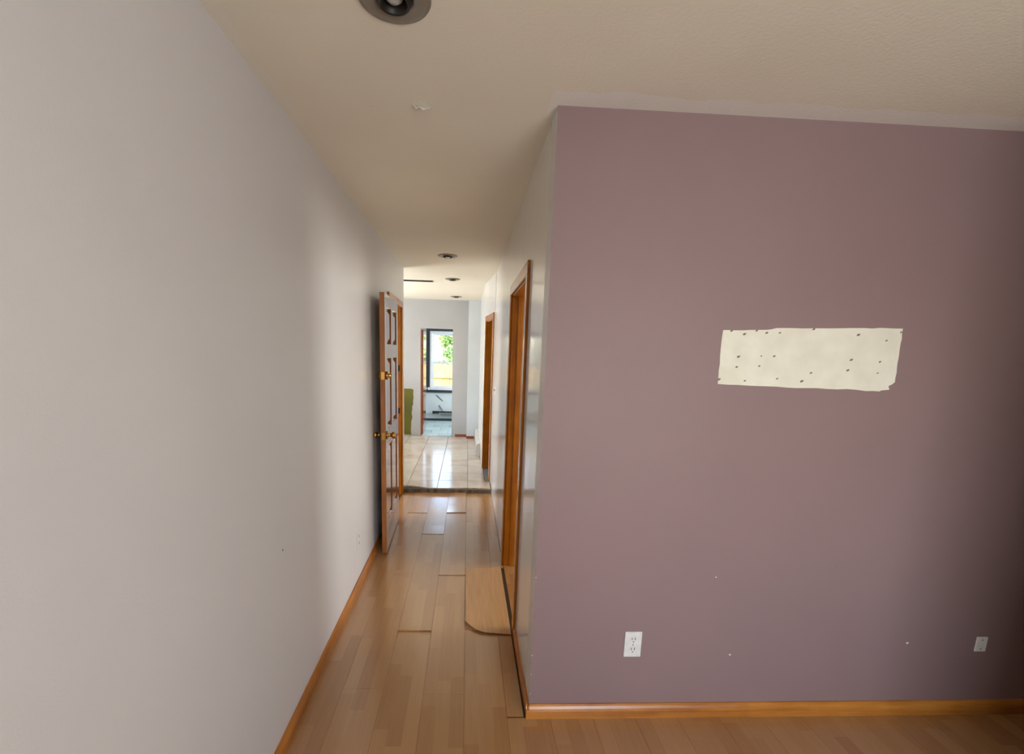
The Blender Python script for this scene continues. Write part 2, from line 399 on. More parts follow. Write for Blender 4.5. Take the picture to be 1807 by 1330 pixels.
for k in range(k0, k1):
    a = max(XL+0.004, X_SEAM + k*PW); b = min(3.39, X_SEAM + (k+1)*PW)
    if b - a < 0.02: continue
    yend = YSTEP-0.012 if b <= XR+0.01 else YD-0.006
    if k == 1 and a < XR: yend = YD-0.006
    j = joint.get(k, (k*0.417) % 1.2 + 0.2)
    js = sorted(q for q in [j + 1.22*i for i in range(-6, 6)] if 0.06 < q < yend-0.12)
    if k == -2: js = [0.2, 1.4, 2.40, 3.885]
    if k == 0: js = [1.25, 2.46, 3.252, 3.87]
    if k == -1: js = [0.8, 1.95, 3.13, 4.44]
    cuts = [-0.3] + js + [yend]
    for i in range(len(cuts)-1):
        y0, y1 = cuts[i]+0.0004, cuts[i+1]-0.0004
        lift = (0, 0); tilt = 0; mat = M_LAM
        if k == -2 and abs(cuts[i]-2.40) < 0.01: y0 = 2.455; lift = (0.004, 0.003)
        if k == -2 and abs(cuts[i]-3.885) < 0.01: lift = (0.006, 0.002)
        if k == -1 and abs(cuts[i]-4.44) < 0.01: lift = (0.007, 0.006); tilt = 0.004
        if k == -3 and abs(cuts[i]-4.43) < 0.01: lift = (0.004, 0.002)
        if k == -1 and abs(cuts[i]-3.13) < 0.01: lift = (0.003, 0.0); tilt = 0.003
        if k == 0 and abs(cuts[i]-2.46) < 0.01: continue            # this one is the curled pale plank
        plank(a+0.0003, y0, b-0.0003, y1, mat, lift=lift, tilt=tilt)
# strip of the corridor to the right of the last seam, beside the doorway
plank(0.206, 3.252, XR-0.002, YSTEP-0.012, M_LAM)
plank(0.206, YD+0.004, XR-0.02, 2.459, M_LAM)
# curled pale plank at the right-hand doorway, front edge bowed up
mb = MB(); NX, NY = 10, 10; V = []; Fs = []
for j in range(NY+1):
    for i in range(NX+1):
        s_, t_ = i/NX, j/NY
        x = 0.017 + s_*(0.262)
        yf = 2.43 + 0.10*(max(0, 1-s_*2.2))**2 - 0.02*s_
        y = yf + t_*(3.25-yf)
        z = 0.0015 + 0.016*(1-t_)**3*(0.35+0.65*(1-s_)) 
        V.append((x, y, z))
n = len(V); V += [(x, y, z-0.0025) for x, y, z in V]
for j in range(NY):
    for i in range(NX):
        a = j*(NX+1)+i; Fs.append((a, a+1, a+NX+2, a+NX+1)); Fs.append((n+a, n+a+NX+1, n+a+NX+2, n+a+1))
for i in range(NX): Fs.append((i, n+i, n+i+1, i+1)); q = NY*(NX+1)+i; Fs.append((q, q+1, n+q+1, n+q))
for j in range(NY): a = j*(NX+1); Fs.append((a, a+NX+1, n+a+NX+1, n+a)); a += NX; Fs.append((a, n+a, n+a+NX+1, a+NX+1))
mb.poly(V, Fs); o = mb.build('plank', M_LAMPALE, fl, smooth=False); o['label'] = 'paler loose plank with a curled front edge'
MB().box(-0.363, 2.3995, -0.009, -0.177, 2.4552, -0.0035).build('tongue', M_LAM, fl)
MB().box(0.0155, 2.44, -0.009, 0.279, 2.60, -0.0035).build('tongue', M_LAMPALE, fl)
MB().box(0.302, D10, -0.009, XR+T, D11, 0.0).build('threshold', M_LAM, fl)

struct('floor_side_room', MB().box(XR+T+0.001, YD+T, -0.0085, 3.40, 5.12, -0.0005), M_LAM)
struct('floor_left_room', MB().box(-3.48, 1.9, -0.0085, XL-T-0.001, 5.12, -0.0005), M_LAM)
# tiles of the hall (raised by one step)
TX, TY = 0.345, 0.366; TX0, TY0 = 0.03, 5.435
def tile_box(x0, y0, x1, y1, z, name, mat, parent):
    return MB().box(x0, y0, z-0.012, x1, y1, z, ch=0.002).build(name, mat, parent)
base_me = {}
for i in range(-10, 1):
    for j in range(-1, 8):
        x0 = TX0 + i*TX; x1 = x0 + TX; y0 = TY0 + j*TY; y1 = y0 + TY
        y0 = max(y0, YSTEP); y1 = min(y1, YF-0.002)
        x0 = max(x0, -3.59)
        lim = 0.292 if y1 < 5.45 else (0.232 if y0 < 6.2 else 0.208)
        x1 = min(x1, lim)
        if x1-x0 < 0.03 or y1-y0 < 0.03: continue
        if x1 < -1.6 and False: continue
        g_ = 0.0025; z = ZF + random.uniform(-0.0006, 0.0006)
        if j == -1:          # cut front row, with a chipped front edge
            V = []; NN = 8; front = []
            for q in range(NN+1):
                x = x0+g_ + (x1-x0-2*g_)*q/NN
                chip = 0.012*math.sin(x*9.0+1.0) + random.uniform(0, 0.014) + (0.05 if x < -0.45 else 0)*max(0, math.sin((x+0.45)*8+3.1))
                front.append((x, y0 + max(0, chip), z-0.012))
            out = front + [(x1-g_, y1-g_, z-0.012), (x0+g_, y1-g_, z-0.012)]
            MB().prism(out, (0, 0, 0.012)).build('tile', M_TILE, tf)
        else:
            tile_box(x0+g_, y0+g_, x1-g_, y1-g_, z, 'tile', M_TILE, tf)
# tiles of the back room
br = struct('floor_back_room', MB().box(-2.48, YF-0.0, ZF-0.05, 1.78, YW, ZF-0.004), M_GROUT)
br.location.z = 0.0015
for i in range(-4, 4):
    for j in range(0, 6):
        x0 = -0.50 + i*0.31 + (0.155 if j % 2 else 0); y0 = YF + 0.002 + j*0.32
        x1, y1 = min(x0+0.306, 1.77), min(y0+0.316, YW-0.005)
        if y1-y0 < 0.05: continue
        if j == 0: x0, x1 = max(x0, FD0+0.003), min(x1, FD1-0.003)
        if x1-x0 < 0.03: continue
        if j == 0:
            tile_box(x0, y0, x1, y1, ZF+0.004, 'tile', M_BTILE, br)
        else:
            tile_box(max(x0, -2.4), y0, x1, y1, ZF+0.004, 'tile', M_BTILE, br)
# broken cement edge of the step
mb = MB(); V = []; NN = 40
pts = []
for q in range(NN+1):
    x = XL + (XR-XL)*q/NN
    pts.append((x, YSTEP-0.010+0.006*math.sin(q*1.7)+random.uniform(-0.004, 0.004), ZF-0.013+random.uniform(-0.003, 0.0)))
for p in pts: V += [(p[0], p[1]-0.002, -0.009), (p[0], p[1], p[2]), (p[0], YSTEP+0.06, ZF-0.0125), (p[0], YSTEP+0.06, -0.009)]
Fs = []
for q in range(NN):
    for k in range(4): a = q*4+k; b = q*4+(k+1) % 4; Fs.append((a, b, b+4, a+4))
Fs += [(0, 3, 2, 1), tuple(NN*4+k for k in range(4))]
mb.poly(V, Fs).build('step_edge', M_CEMENT, tf)['label'] = 'rough broken cement edge of the raised tiled floor'
MB().box(0.236, 5.40, ZF-0.004, 0.30, 6.0, ZF+0.003, ch=0.001).build('grey_threshold', M_GREYTH, tf)

# ------------------------------------------------------------------ baseboards
def base_profile(h, t):   # (offset from the wall, z)
    return [(0, 0), (t, 0), (t, h*0.55), (t*0.85, h*0.72), (t*0.5, h*0.86), (t*0.38, h), (0, h)]
def baseboard(name, p, q, nrm, h, t, mat, z=0.0):
    p, q, nrm = Vector(p), Vector(q), Vector(nrm)
    pts = [p + nrm*a + Vector((0, 0, b+z)) for a, b in base_profile(h, t)]
    o = MB().prism(pts, q-p).build(name, mat); o['kind'] = 'structure'; return o
baseboard('baseboard_left', (XL, -1.3, 0), (XL, DA0-0.075, 0), (1, 0, 0), 0.066, 0.016, M_TRIMY)
baseboard('baseboard_front', (XR-0.014, YD, 0), (5.9, YD, 0), (0, -1, 0), 0.066, 0.016, M_TRIM)
baseboard('baseboard_right', (XR, YD-0.015, 0), (XR, D10-0.066, 0), (-1, 0, 0), 0.066, 0.014, M_TRIMY)
baseboard('baseboard_far', (-0.20, YF, ZF), (0.006, YF, ZF), (0, -1, 0), 0.045, 0.012, M_REDBASE)
baseboard('baseboard_jog', (0.006, 8.19, ZF), (0.14, 8.19, ZF), (0, -1, 0), 0.045, 0.012, M_REDBASE)

# ------------------------------------------------------------------ doors
def knob(parent, base, sgn, name='door_knob'):
    """round knob with rose along x"""
    k = [(0.0, 0.0), (0.031, 0.0), (0.033, 0.003), (0.030, 0.007), (0.014, 0.010), (0.011, 0.026), (0.016, 0.034), (0.025, 0.042), (0.027, 0.052), (0.023, 0.062), (0.012, 0.067), (0, 0.068)]
    return MB().lathe([(r, sgn*h) for r, h in k], 20, 'x', base).build(name, M_BRASS, parent, smooth=True)

# door_1: glossy six-panel leaf folded back along the left wall
d1 = tag(empty('door_1', (0, 0, 0)), 'glossy brown six-panel door standing open along the left wall', 'door', kind='structure')
LW, LH, LT = 0.762, 1.965, 0.036
leaf = MB()
st = 0.105   # stile width
# local frame of the leaf: u from the lock edge (0) to the hinge edge, z up, x thickness
near = Vector((-0.634, 3.473, 0.012)); ang = math.atan2(-0.017, LW)   # slight turn towards the wall
rail = [(0, 0.235), (0.83, 0.965), (1.50, 1.605), (1.875, LH)]
mid = (LW/2-0.048, LW/2+0.048)
g0 = 0.0
leaf.box(0, 0, 0, LT, st, LH, ch=0.002).box(0, LW-st, 0, LT, LW, LH, ch=0.002)
for a, b in rail: leaf.box(0.0004, st, a, LT-0.0004, LW-st, b)
for (a, b), (c, d) in zip(rail[:-1], rail[1:]): leaf.box(0.0004, mid[0], b, LT-0.0004, mid[1], c)
lf = leaf.build('leaf', [M_DOOR], d1); lf.location = near; lf.rotation_euler = (0, 0, -ang)
edge_ = MB().box(0.0008, -0.0006, 0.001, LT-0.0008, 0.0004, LH-0.001).build('lock_edge', M_DOOREDGE, lf)
for (a, b), (c, d) in zip(rail[:-1], rail[1:]):
    for u0, u1 in ((st, mid[0]), (mid[1], LW-st)):
        z0, z1 = b, c
        mb = MB()
        # sunk field with a raised centre on both faces
        e1, e2 = 0.012, 0.045
        for side in (0, 1):
            X = (lambda q: LT-q) if side else (lambda q: q)
            ring = [(0.0, 0.002), (e1, 0.014), (e1+0.008, 0.014), (e2, 0.006)]
            V = []
            for off, dep in ring:
                V += [(X(dep), u0+off, z0+off), (X(dep), u1-off, z0+off), (X(dep), u1-off, z1-off), (X(dep), u0+off, z1-off)]
            Fs = []
            for r in range(3):
                for k in range(4): p, q = r*4+k, r*4+(k+1) % 4; Fs.append((p, q, q+4, p+4))
            Fs.append((12, 13, 14, 15)); mb.poly(V, Fs)
        mb.build('panel', M_DOOR, lf)
for sgn, x in ((1, LT), (-1, 0.0)):
    knob(lf, (x, 0.065, 0.925), sgn)
    MB().lathe([(0, 0), (0.030, 0), (0.032, sgn*0.004), (0.029, sgn*0.012), (0.020, sgn*0.016), (0.017, sgn*0.026), (0, sgn*0.027)] if sgn < 0 else
               [(0, 0), (0.030, 0), (0.032, 0.004), (0.029, 0.012), (0.018, 0.016), (0.014, 0.020), (0.022, 0.034), (0.012, 0.040), (0, 0.041)], 20, 'x', (x, 0.065, 1.375)).build('deadbolt', M_BRASS, lf, smooth=True)
for z in (0.925, 1.375): MB().box(0.006, -0.002, z-0.028, LT-0.006, 0.0, z+0.028, ch=0.0008).build('latch_plate', M_BRASS, lf)
for z in (0.2, 1.0, 1.78): MB().tube((-0.004, LW+0.004, z-0.045), (-0.004, LW+0.004, z+0.045), 0.007).build('hinge', M_BRASS, lf)
# its frame
def frame_parts(root, y0, y1, zh, x_in, x_out, face, cw, ct, zb=0.0, mat=M_JAMB, math_=M_JAMBH, jt=0.018):
    """jambs lining the opening y0..y1 of a wall between x_in (corridor face) and x_out; casing of width cw on the corridor face; face = +1 when the corridor lies at +x"""
    xa, xb = min(x_in, x_out), max(x_in, x_out)
    MB().box(xa, y0, zb, xb, y0+jt, zh, ch=0.001).build('jamb', mat, root)
    MB().box(xa, y1-jt, zb, xb, y1, zh, ch=0.001).build('jamb', mat, root)
    MB().box(xa, y0+jt, zh-jt, xb, y1-jt, zh, ch=0.001).build('head_jamb', math_, root)
    xm = (xa+xb)/2
    MB().box(xm-0.018, y1-jt-0.011, zb, xm+0.018, y1-jt, zh-jt, ch=0.001).build('door_stop', mat, root)
    MB().box(xm-0.018, y0+jt, zb, xm+0.018, y0+jt+0.011, zh-jt, ch=0.001).build('door_stop', mat, root)
    c0, c1 = (x_in, x_in+ct) if face > 0 else (x_in-ct, x_in)
    MB().box(c0, y0-cw+0.006, zb, c1, y0+0.006, zh-0.008, ch=0.003).build('casing', mat, root)
    MB().box(c0, y1-0.006, zb, c1, y1+cw-0.006, zh-0.008, ch=0.003).build('casing', mat, root)
    MB().box(c0, y0-cw+0.006, zh-0.008, c1, y1+cw-0.006, zh-0.008+cw, ch=0.003).build('head_casing', math_, root)
frame_parts(d1, DA0, DA1, DAH, XL, XL-T, 1, 0.06, 0.018)
for z in (0.935, 1.385):
    MB().box(XL-0.034, DA1-0.0195, z-0.03, XL-0.010, DA1-0.018, z+0.03).build('strike_plate', M_DARKMETAL, d1)

# door_2: open doorway with stained frame, near on the right
d2_ = tag(empty('door_2', (0, 0, 0)), 'wide orange-stained door frame in the right corridor wall, nearest the mauve corner', 'door frame', kind='structure')
frame_parts(d2_, D10, D11, D1H, XR, XR+T, -1, 0.066, 0.014)
# door_3: narrow frame beyond the step
d3 = tag(empty('door_3', (0, 0, 0)), 'narrow stained door frame on the right beyond the tiled step', 'door frame', kind='structure')
def upart(name, u0, v0, z0, u1, v1, z1, mat): o = ubox(MB(), u0, v0, z0, u1, v1, z1).build(name, mat, d3); return o
upart('jamb', D20, 0.0, ZF+0.01, D20+0.018, T, D2H, M_JAMB); upart('jamb', D21-0.018, 0.0, ZF+0.006, D21, T, D2H, M_JAMB)
upart('head_jamb', D20+0.018, 0.0, D2H-0.018, D21-0.018, T, D2H, M_JAMBH)
upart('casing', D20-0.06, -0.012, ZF, D20+0.006, 0, D2H-0.006, M_JAMB); upart('casing', D21-0.006, -0.012, ZF+0.004, D21+0.05, 0, D2H-0.006, M_JAMB)
upart('head_casing', D20-0.06, -0.012, D2H-0.006, D21+0.05, 0, D2H+0.055, M_JAMBH)

# door_4: leaf swung into the back room, seen almost edge on
d4 = tag(empty('door_4', (0, 0, 0)), 'glossy brown door with white knob swung into the back room', 'door', kind='structure')
L4 = 0.56; x4 = FD0+0.004
lf4 = MB().box(x4, YF+T+0.004, ZF+0.012, x4+0.035, YF+T+0.004+L4, FDH-0.02, ch=0.002).build('leaf', M_DOOR, d4)
for z0, z1 in ((0.22, 0.80), (0.93, 1.45), (1.55, 1.84)):
    y_ = YF+T+0.10
    MB().box(x4+0.0345, y_, z0, x4+0.0385, y_+0.15, z1, ch=0.0015).build('panel', M_DOOR, lf4)
    MB().box(x4+0.0345, y_+0.21, z0, x4+0.0385, y_+0.36, z1, ch=0.0015).build('panel', M_DOOR, lf4)
o = MB().lathe([(0, 0), (0.03, 0), (0.03, 0.006), (0.012, 0.012), (0.012, 0.03), (0.024, 0.04), (0.028, 0.055), (0.02, 0.068), (0, 0.07)], 18, 'x', (x4+0.035, YF+T+L4-0.05, 0.86)).build('door_knob', M_WHITEPL, lf4, smooth=True)
o['label'] = 'white knob'
for z in (0.25, 0.95, 1.70):
    MB().box(FD0+0.0005, YF+0.03, z-0.045, FD0+0.003, YF+T, z+0.045).build('hinge', M_WHITEPL, d4)
MB().box(FD0, YF+0.01, ZF+0.005, FD0+0.004, YF+T-0.005, FDH-0.004).build('jamb', M_DOOREDGE, d4)

# ------------------------------------------------------------------ window_1 in the back room
w1 = tag(empty('window_1', (0, 0, 0)), 'white double-hung window with dark casing at the far end', 'window', kind='structure')
yy = YW
cw = 0.075
MB().box(WX0-cw+0.01, yy-0.02, WZ0, WX0+0.01, yy, WZ1, ch=0.002).build('casing', M_WINDARK, w1)
MB().box(WX1-0.01, yy-0.02, WZ0, WX1+cw-0.01, yy, WZ1, ch=0.002).build('casing', M_WINDARK, w1)
MB().box(WX0-cw+0.01, yy-0.02, WZ1, WX1+cw-0.01, yy, WZ1+0.06, ch=0.002).build('head_casing', M_WINDARK, w1)
MB().box(WX0-cw+0.01, yy-0.03, WZ0-0.055, WX1+cw-0.01, yy, WZ0, ch=0.002).build('sill', M_WINDARK, w1)
def ring(x0, z0, x1, z1, t, y0, y1, name, mat, parent, tb=None):
    tb = tb or t
    return MB().box(x0, y0, z0, x0+t, y1, z1).box(x1-t, y0, z0, x1, y1, z1).box(x0+t, y0, z0, x1-t, y1, z0+tb).box(x0+t, y0, z1-t, x1-t, y1, z1).build(name, mat, parent)
zm = 1.315; XM = -0.10
MB().box(XM-0.04, yy+0.01, WZ0, XM+0.04, yy+0.13, WZ1).build('mullion', M_WINWHITE, w1)
for a, b in ((WX0, XM-0.04), (XM+0.04, WX1)):
    ring(a, WZ0, b, WZ1, 0.045, yy+0.01, yy+0.13, 'window_frame', M_WINWHITE, w1)
    up = ring(a+0.045, zm-0.02, b-0.045, WZ1-0.045, 0.04, yy+0.075, yy+0.11, 'sash', M_WINWHITE, w1)
    MB().box(a+0.085, yy+0.090, zm+0.02, b-0.085, yy+0.094, WZ1-0.085).build('pane', M_GLASS, up)
    lo = ring(a+0.045, WZ0+0.045, b-0.045, zm+0.025, 0.042, yy+0.035, yy+0.07, 'sash', M_WINWHITE, w1)
    MB().box(a+0.087, yy+0.050, WZ0+0.087, b-0.087, yy+0.054, zm-0.017).build('pane', M_GLASS, lo)
    MB().box((a+b)/2-0.03, yy+0.02, zm+0.025, (a+b)/2+0.03, yy+0.05, zm+0.045, ch=0.004).build('sash_lock', M_WINWHITE, w1)
# windows of the other rooms (not in the picture): frames only round the openings
def plain_window(name, axis, at, a0, a1, z0, z1):
    r = empty(name); r['kind'] = 'structure'
    mb = MB(); g = MB(); t = 0.05
    def bx(m_, p0, p1, q0, q1, d0, d1):
        if axis == 'y': m_.box(p0, at+d0, q0, p1, at+d1, q1)
        else: m_.box(at+d0, p0, q0, at+d1, p1, q1)
    bx(mb, a0, a0+t, z0, z1, 0.03, 0.10); bx(mb, a1-t, a1, z0, z1, 0.03, 0.10); bx(mb, a0+t, a1-t, z0, z0+t, 0.03, 0.10); bx(mb, a0+t, a1-t, z1-t, z1, 0.03, 0.10)
    zc = (z0+z1)/2; bx(mb, a0+t, a1-t, zc-0.02, zc+0.02, 0.04, 0.09)
    mb.build('window_frame', M_WINWHITE, r)
    bx(g, a0+t, a1-t, z0+t, zc-0.02, 0.06, 0.064); g.build('pane', M_GLASS, r)
    g = MB(); bx(g, a0+t, a1-t, zc+0.02, z1-t, 0.06, 0.064); g.build('pane', M_GLASS, r)
plain_window('window_2', 'y', -1.42, 0.65, 1.75, 0.75, 2.10)
plain_window('window_3', 'x', 3.40, 2.3, 3.6, 0.80, 2.05)
plain_window('window_4', 'x', -3.60, 3.55, 4.85, 0.80, 2.05)
plain_window('window_6_added', 'x', 1.78, 8.75, 9.95, 0.8, 2.1)  # unseen side window added as the source of the back room fill
plain_window('window_5', 'x', -2.90, 5.95, 7.45, 0.75, 2.10)

# ------------------------------------------------------------------ recessed ceiling lights
labels = ['large-looking recessed ceiling light at the top edge above the corridor mouth',
          'recessed ceiling light in the corridor with its bulb glare painted white, before the open door frame',
          'recessed ceiling light with a dark eyeball, beside the dark ceiling slot',
          'most distant recessed ceiling light, close to the far wall']
for y, lab in zip(LY, labels):
    r = tag(empty('recessed_light', (LX, y, H)), lab, 'ceiling light', 'recessed lights along the corridor ceiling')
    MB().lathe([(0.0445, 0.004), (0.0445, -0.003), (0.052, -0.007), (0.075, -0.008), (0.089, -0.005), (0.092, -0.0005), (0.088, -0.0002)], 40).build('trim_ring', M_BRONZE, r, smooth=True)
    MB().lathe([(0.0440, 0.0), (0.0440, -0.005), (0.040, -0.016), (0.036, -0.018), (0.032, -0.014), (0.030, 0.02), (0.031, 0.06), (0.0, 0.062)], 32).build('eyeball', M_CAN, r, smooth=True)
    MB().lathe([(0.056, -0.002), (0.055, 0.02), (0.053, 0.09), (0.0, 0.092)], 32).build('can', M_CAN, r, smooth=True)
    MB().lathe([(0, -0.012), (0.012, -0.010), (0.021, -0.003), (0.026, 0.010), (0.026, 0.024), (0.016, 0.04), (0.013, 0.060)], 24, o=(0, 0, -0.014 if y == LY[1] else 0)).build('bulb', M_WHITEPL if y == LY[1] else M_BULB, r, smooth=True)  # second bulb white and lower: its glare is put into the colour

# narrow dark slot in the hall ceiling
v = tag(empty('ceiling_slot', (-0.95, 6.19, H)), 'long narrow dark slot in the ceiling past the open door', 'vent')
MB().box(-0.50, -0.045, -0.006, 0.50, 0.045, 0.0, ch=0.002).build('slot_face', M_DARKMETAL, v)
for q in (-0.02, 0.0, 0.02): MB().box(-0.48, q-0.006, -0.009, 0.48, q+0.002, -0.006).build('vane', M_BLACK, v)

# scrap of tape hanging from the ceiling
t = MB(); V = []; pts2 = [(-0.030, 0.004), (-0.020, 0.016), (-0.008, 0.010), (0.006, 0.020), (0.020, 0.015), (0.034, 0.012)]
for x, dz in pts2: V += [(LX+0.020+x, 1.842, H-0.002-dz), (LX+0.020+x+0.004, 1.875, H-0.001)]
n = len(V); V += [(x, y, z-0.0012) for x, y, z in V]; Fs = []
for i in range(5): a = 2*i; Fs += [(a, a+1, a+3, a+2), (n+a, n+a+2, n+a+3, n+a+1), (a, a+2, n+a+2, n+a), (a+1, n+a+1, n+a+3, a+3)]
Fs += [(0, n, n+1, 1), (10, 11, n+11, n+10)]
t.poly(V, Fs); tag(t.build('tape_scrap', M_TAPE), 'small shiny white scrap of tape stuck to the corridor ceiling', 'tape')

# ------------------------------------------------------------------ bare patch on the mauve wall
def ragged(corners, n_per, amp, seed):
    rnd = random.Random(seed); out = []
    for i in range(len(corners)):
        a, b = Vector(corners[i]), Vector(corners[(i+1) % len(corners)]); k = n_per[i]
        d = (b-a); nv = Vector((-d.y, d.x)).normalized()
        for q in range(k):
            o_ = 0 if q == 0 else rnd.uniform(-amp, amp)
            out.append(a + d*q/k + nv*o_)
    return out
pc = [(0.986, 1.483), (1.15, 1.479), (1.35, 1.476), (1.56, 1.474), (1.60, 1.470), (1.655, 1.470), (1.66, 1.474), (1.695, 1.478), (1.688, 1.492), (1.7, 1.498), (1.712, 1.508), (1.709, 1.62), (1.706, 1.718),
      (1.55, 1.715), (1.25, 1.706), (1.195, 1.704), (1.155, 1.696), (1.09, 1.694), (1.0, 1.691), (0.984, 1.690), (0.983, 1.59)]
pp = ragged(pc, [4, 5, 5, 2, 2, 1, 2, 1, 1, 1, 6, 5, 5, 6, 2, 2, 2, 3, 1, 4, 4], 0.0018, 3)
patch = MB().prism([(p.x, YD-0.0015, p.y) for p in pp], (0, 0.0014, 0)).build('bare_wall_patch', M_PLASTER)
tag(patch, 'cream bare plaster rectangle with ragged edges and screw holes on the mauve wall', 'patch')
def pxw(px, py):     # crop pixels of the patch -> wall x, z (bilinear over the patch corners)
    s_ = (px-150)/(1650-150); tt = (py-150)/(610-150)
    return 0.983 + s_*(1.706-0.983), (1.692 + s_*0.025) + tt*(-0.208 - s_*0.030)
for px, py, r in [(222,160,10),(330,188,11),(428,160,9),(513,178,10),(622,178,8),(900,150,10),(1282,195,12),(1528,238,8),(303,376,11),(298,463,9),(492,368,6),(600,368,9),(486,451,8),
                  (1255,388,11),(1240,470,11),(1503,400,9),(1500,487,7),(862,567,12),(930,498,9),(163,572,11),(380,578,8),(650,552,8),(1640,175,8)]:
    x, z = pxw(px, py); rr = r*0.00040
    a = math.radians(25); V = []
    for k in range(10):
        th = 2*math.pi*k/10; u, w_ = 1.6*rr*math.cos(th), 0.9*rr*math.sin(th)
        V.append((x + u*math.cos(a) - w_*math.sin(a), YD-0.0019, z + u*math.sin(a) + w_*math.cos(a)))
    MB().prism(V, (0, 0.0006, 0)).build('screw_hole', M_HOLE, patch)

# olive patch of old paint on the far wall
oc = [(-1.60, 0.09), (-0.985, 0.075), (-0.975, 0.35), (-0.965, 0.55), (-0.95, 0.70), (-0.945, 0.885), (-1.05, 0.90), (-1.60, 0.905)]
op = ragged(oc, [3, 5, 5, 4, 4, 3, 4, 3], 0.010, 5)
tag(MB().prism([(p.x, YF-0.002, p.y) for p in op], (0, 0.0019, 0)).build('old_paint_patch', M_OLIVE), 'olive green patch of old paint low on the far wall beside the far doorway', 'patch')

# dark nick in the left wall
MB().lathe([(0, 0.0008), (0.004, 0.0006), (0.0055, 0.0)], 8, 'x', (XL, 1.743, 0.803)).build('nick', M_HOLE, bpy.data.objects['wall_left'])
# paint chips
def chip(x, z, r):
    V = []
    for k in range(7):
        th = 2*math.pi*k/7; q = r*random.uniform(0.6, 1.1); V.append((x+q*1.3*math.cos(th), YD-0.0008, z+q*math.sin(th)))
    MB().prism(V, (0, 0.0007, 0)).build('paint_chip', M_CHIP, bpy.data.objects['wall_front'])
for x, z, r in [(1.18, 0.30, 0.004), (1.075, 0.665, 0.003), (1.99, 0.355, 0.006), (0.304, 0.66, 0.002), (0.304, 0.30, 0.0025), (0.304, 0.21, 0.002), (0.303, 0.115, 0.002)]: chip(x, z, r)

# ------------------------------------------------------------------ outlets, switch
def outlet(name, x, z, label, w_=0.075, h_=0.118):
    r = tag(empty(name, (x, YD, z)), label, 'outlet')
    MB().box(-w_/2, -0.006, -h_/2, w_/2, 0.0, h_/2, ch=0.002).build('cover_plate', M_WHITEPL, r)
    for dz in (0.024, -0.024):
        s_ = MB().lathe([(0.0, -0.0085), (0.0165, -0.0085), (0.0172, -0.006), (0.0172, -0.005)], 20, 'y', (0, 0, dz)).build('socket', M_WHITEPL, r)
        for dx in (-0.0065, 0.0065): MB().box(dx-0.0016, -0.0092, dz-0.001, dx+0.0016, -0.0084, dz+0.011).build('slot', M_GREYPL, s_)
        MB().lathe([(0, -0.0092), (0.003, -0.0092), (0.003, -0.0084)], 10, 'y', (0, 0, dz-0.009)).build('slot', M_GREYPL, s_)
    MB().lathe([(0, -0.0072), (0.003, -0.007), (0.003, -0.006)], 10, 'y', (0, 0, 0)).build('screw', M_GREYPL, r)
outlet('wall_outlet', 0.739, 0.354, 'white duplex outlet low on the mauve wall, under the bare patch')
r = tag(empty('wall_plate', (2.335, YD, 0.35)), 'small blank white wall plate low on the dark right end of the mauve wall', 'wall plate')
MB().box(-0.026, -0.006, -0.036, 0.026, 0, 0.036, ch=0.002).build('cover_plate', M_WHITEPL, r)
for z in (-0.022, 0.022): MB().lathe([(0, -0.0072), (0.003, -0.007), (0.003, -0.006)], 10, 'y', (0, 0, z)).build('screw', M_GREYPL, r)
# outlet on the left wall, painted over
r = tag(empty('wall_outlet', (XL, 2.965, 0.335)), 'outlet painted like the left wall, low down before the open door', 'outlet')
MB().box(0, -0.037, -0.058, 0.005, 0.037, 0.058, ch=0.002).build('cover_plate', M_WALL, r)
for dz in (0.024, -0.024):
    s_ = MB().box(0.005, -0.016, dz-0.016, 0.007, 0.016, dz+0.016, ch=0.001).build('socket', M_WALL, r)
    for dy in (-0.007, 0.007): MB().box(0.0068, dy-0.0022, dz-0.008, 0.0078, dy+0.0022, dz+0.010).build('slot', M_GREYPL, s_)
# switch on the right corridor wall
r = tag(empty('light_switch', (XR, 4.95, 1.18)), 'white light switch plate on the right corridor wall between the two door frames', 'light switch')
MB().box(-0.006, -0.037, -0.058, 0.0, 0.037, 0.058, ch=0.002).build('cover_plate', M_WHITEPL, r)
MB().box(-0.016, -0.005, -0.004, -0.006, 0.005, 0.014, ch=0.001).build('toggle', M_GREYPL, r)

# ------------------------------------------------------------------ baseboard heater on the right of the hall
hb = tag(empty('baseboard_heater', (0.212, 6.78, ZF)), 'cream baseboard heater along the right wall of the tiled hall', 'heater')
HL = 1.38
prof = [(0, 0.02), (-0.050, 0.02), (-0.056, 0.03), (-0.056, 0.135), (-0.050, 0.142), (-0.047, 0.135), (-0.047, 0.035), (0, 0.03)]
MB().prism([(x, 0, z) for x, z in prof], (0, HL, 0)).build('front_panel', M_HEATER, hb)
prof = [(0, 0.03), (-0.006, 0.03), (-0.006, 0.182), (-0.040, 0.172), (-0.052, 0.160), (-0.054, 0.166), (-0.040, 0.180), (0, 0.192)]
MB().prism([(x, 0, z) for x, z in prof], (0, HL, 0)).build('back_panel', M_HEATER, hb)
MB().prism([(0, -0.004, 0), (-0.060, -0.004, 0), (-0.060, -0.004, 0.150), (-0.045, -0.004, 0.182), (0, -0.004, 0.196)], (0, 0.022, 0)).build('end_cap', M_HEATER, hb)
MB().tube((-0.027, 0.02, 0.085), (-0.027, HL, 0.085), 0.010).build('pipe', M_FIN, hb)
mb = MB()
for k in range(80): mb.box(-0.044, 0.06+k*0.016, 0.055, -0.010, 0.062+k*0.016, 0.118)
mb.build('fins', M_FIN, hb)['kind'] = 'stuff'

